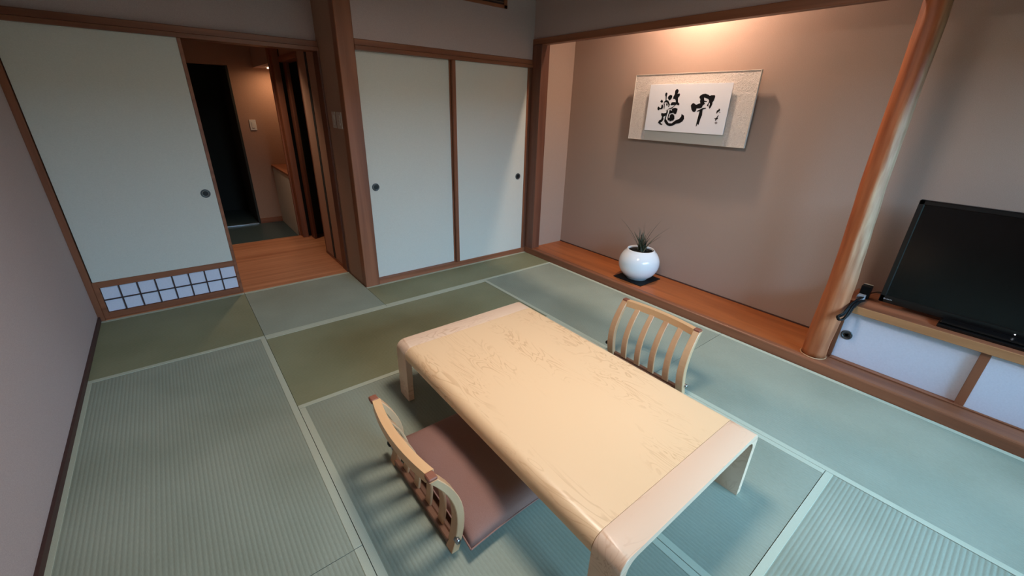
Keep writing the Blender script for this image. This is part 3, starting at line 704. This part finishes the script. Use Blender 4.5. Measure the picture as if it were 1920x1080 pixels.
# ------------------------------------------------------------------ entrance hall
S(box('floor_hall', .80, 2.6, YB+.10, 1.512, -.05, .001, 'hall_x', bev=.002), 'reddish wooden floor boards of the entrance hall')
S(box('floor_entry', .3, 2.6, 1.512, 4.2, -.10, -.03, 'tile', bev=0), 'dark slate floor of the entry')
S(box('trim_12', .9, 1.70, 1.512, 1.522, -.028, .0015, 'oak_y', bev=.001), 'pale wooden edge of the hall floor')
S(box('wall_hall_left', .70, .80, YB+.10, 4.2, -.1, 2.3, 'hall_plaster', bev=0), 'left wall of the entrance hall')
S(box('ceiling_hall', .3, 2.9, YB+.10, 4.2, 2.3, 2.35, 'ceil', bev=0), 'hall ceiling')
S(boxes('wall_hall_back', [(1.430, 2.6, 2.48, 2.58, -.1, 2.3), (.7, 1.430, 2.48, 2.58, 1.83, 2.3)], 'hall_plaster', bev=0), 'reddish plaster wall at the end of the hall')
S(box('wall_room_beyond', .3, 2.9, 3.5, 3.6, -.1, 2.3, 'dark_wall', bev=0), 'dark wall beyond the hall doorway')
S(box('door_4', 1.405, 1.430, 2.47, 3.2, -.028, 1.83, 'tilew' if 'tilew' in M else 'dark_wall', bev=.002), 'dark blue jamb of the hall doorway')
S(box('trim_13', .9, 1.405, 2.475, 2.490, -.0295, -.018, 'metal', bev=.001), 'pale metal threshold strip of the hall doorway')
S(box('baseboard_hall', 1.430, 1.69, 2.468, 2.48, -.0295, .035, 'red_x', bev=.001), 'wooden baseboard at the end of the hall')
S(box('wall_hall_niche', 2.05, 2.10, 1.52, 2.48, -.1, 2.3, 'hall_plaster', bev=0), 'back wall of the hall niche')
sc_ = empty('shoe_cabinet', (1.87, 2.0, -.03), 'built in low hall cabinet with white doors and a wooden counter', 'cabinet')
box('cabinet_door', 1.69, 1.71, 1.60, 2.03, -.028, .685, 'paper', sc_, .001)
box('cabinet_door', 1.69, 1.71, 2.034, 2.478, -.028, .685, 'paper', sc_, .001)
box('counter_top', 1.680, 2.048, 1.56, 2.478, .686, .712, 'red_y', sc_, .002)
uc = empty('wall_cabinet', (1.87, 2.0, 1.83), 'grey wall cabinet near the hall ceiling with a lamp beneath', 'cabinet')
box('cabinet_case', 1.69, 2.048, 1.56, 2.478, 1.826, 2.299, 'plaster', uc, .002)
box('cabinet_lamp', 1.80, 1.92, 2.14, 2.26, 1.812, 1.8255, 'lens', uc, .002)
g = empty('hall_downlight', (1.30, .95, 2.3), 'small recessed downlight in the hall ceiling', 'lamp')
link('lamp_housing', from_bm(lathe([(.06, 0), (.06, -.02), (.045, -.02), (.045, -.006), (0, -.006)], 24), 'lamp_housing'), 'white', g, smooth=True)
S(box('trim_14', 1.70, 1.76, 1.40, 1.52, .0015, 2.3, 'red_z', bev=.002), 'lit wooden post at the end of the hall')
S(box('trim_15', 1.685, 1.705, 1.525, 1.56, -.028, 2.3, 'red_z', bev=.001), 'slim wooden trim beside the hall post')
S(box('trim_16', 1.767, 1.86, .705, .735, .0015, 1.84, 'dk_z', bev=.001), 'dark jamb of the side doorway in the hall')
S(box('trim_17', 1.755, 1.86, .705, 1.40, 1.83, 1.88, 'red_y', bev=.001), 'head of the side doorway in the hall')
S(box('wall_above_side_door', 1.768, 1.86, .705, 1.40, 1.88, 2.3, 'hall_plaster', bev=0), 'plaster above the side doorway')
S(box('door_5', 1.79, 1.82, 1.27, 1.40, .0015, 1.83, 'dk_z', bev=.002), 'dark brown side door in the hall, half open')
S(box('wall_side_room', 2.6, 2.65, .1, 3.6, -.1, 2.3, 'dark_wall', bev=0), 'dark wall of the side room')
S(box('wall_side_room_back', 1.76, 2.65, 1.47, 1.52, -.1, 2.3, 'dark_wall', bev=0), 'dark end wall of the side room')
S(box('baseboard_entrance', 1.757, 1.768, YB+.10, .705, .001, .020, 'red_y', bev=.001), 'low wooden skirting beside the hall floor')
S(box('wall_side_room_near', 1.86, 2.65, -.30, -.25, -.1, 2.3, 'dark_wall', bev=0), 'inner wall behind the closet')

def switch(y0, y1, z0, z1, x, label, n=1, face='x'):
    g = empty('light_switch', (x, (y0+y1)/2, (z0+z1)/2), label, 'switch')
    box('switch_plate', x-.006, x-.0003, y0, y1, z0, z1, 'swplate', g, .002)
    for k in range(n):
        h = (z1-z0)*.62/n; zc = z0+(z1-z0)*.19+h*k
        box('switch_rocker', x-.009, x-.006, y0+(y1-y0)*.3, y1-(y1-y0)*.3, zc+.002, zc+h-.002, 'swplate', g, .001)
    return g
M['swplate'] = mat('switch_plate_grey', (196,186,174), .35)
switch(-.335, -.215, 1.285, 1.405, 1.768, 'wide grey switch plate on the entrance side wall, nearer the pillar', 3)
switch(-.185, -.105, 1.285, 1.405, 1.768, 'narrow grey switch plate on the entrance side wall, nearer the hall', 2)
g = empty('light_switch', (1.574, 2.479, 1.19), 'small white light switch on the end wall of the hall', 'switch')
box('switch_plate', 1.535, 1.605, 2.472, 2.4797, 1.13, 1.25, 'white', g, .002)
box('switch_rocker', 1.555, 1.585, 2.468, 2.472, 1.155, 1.225, 'white', g, .001)
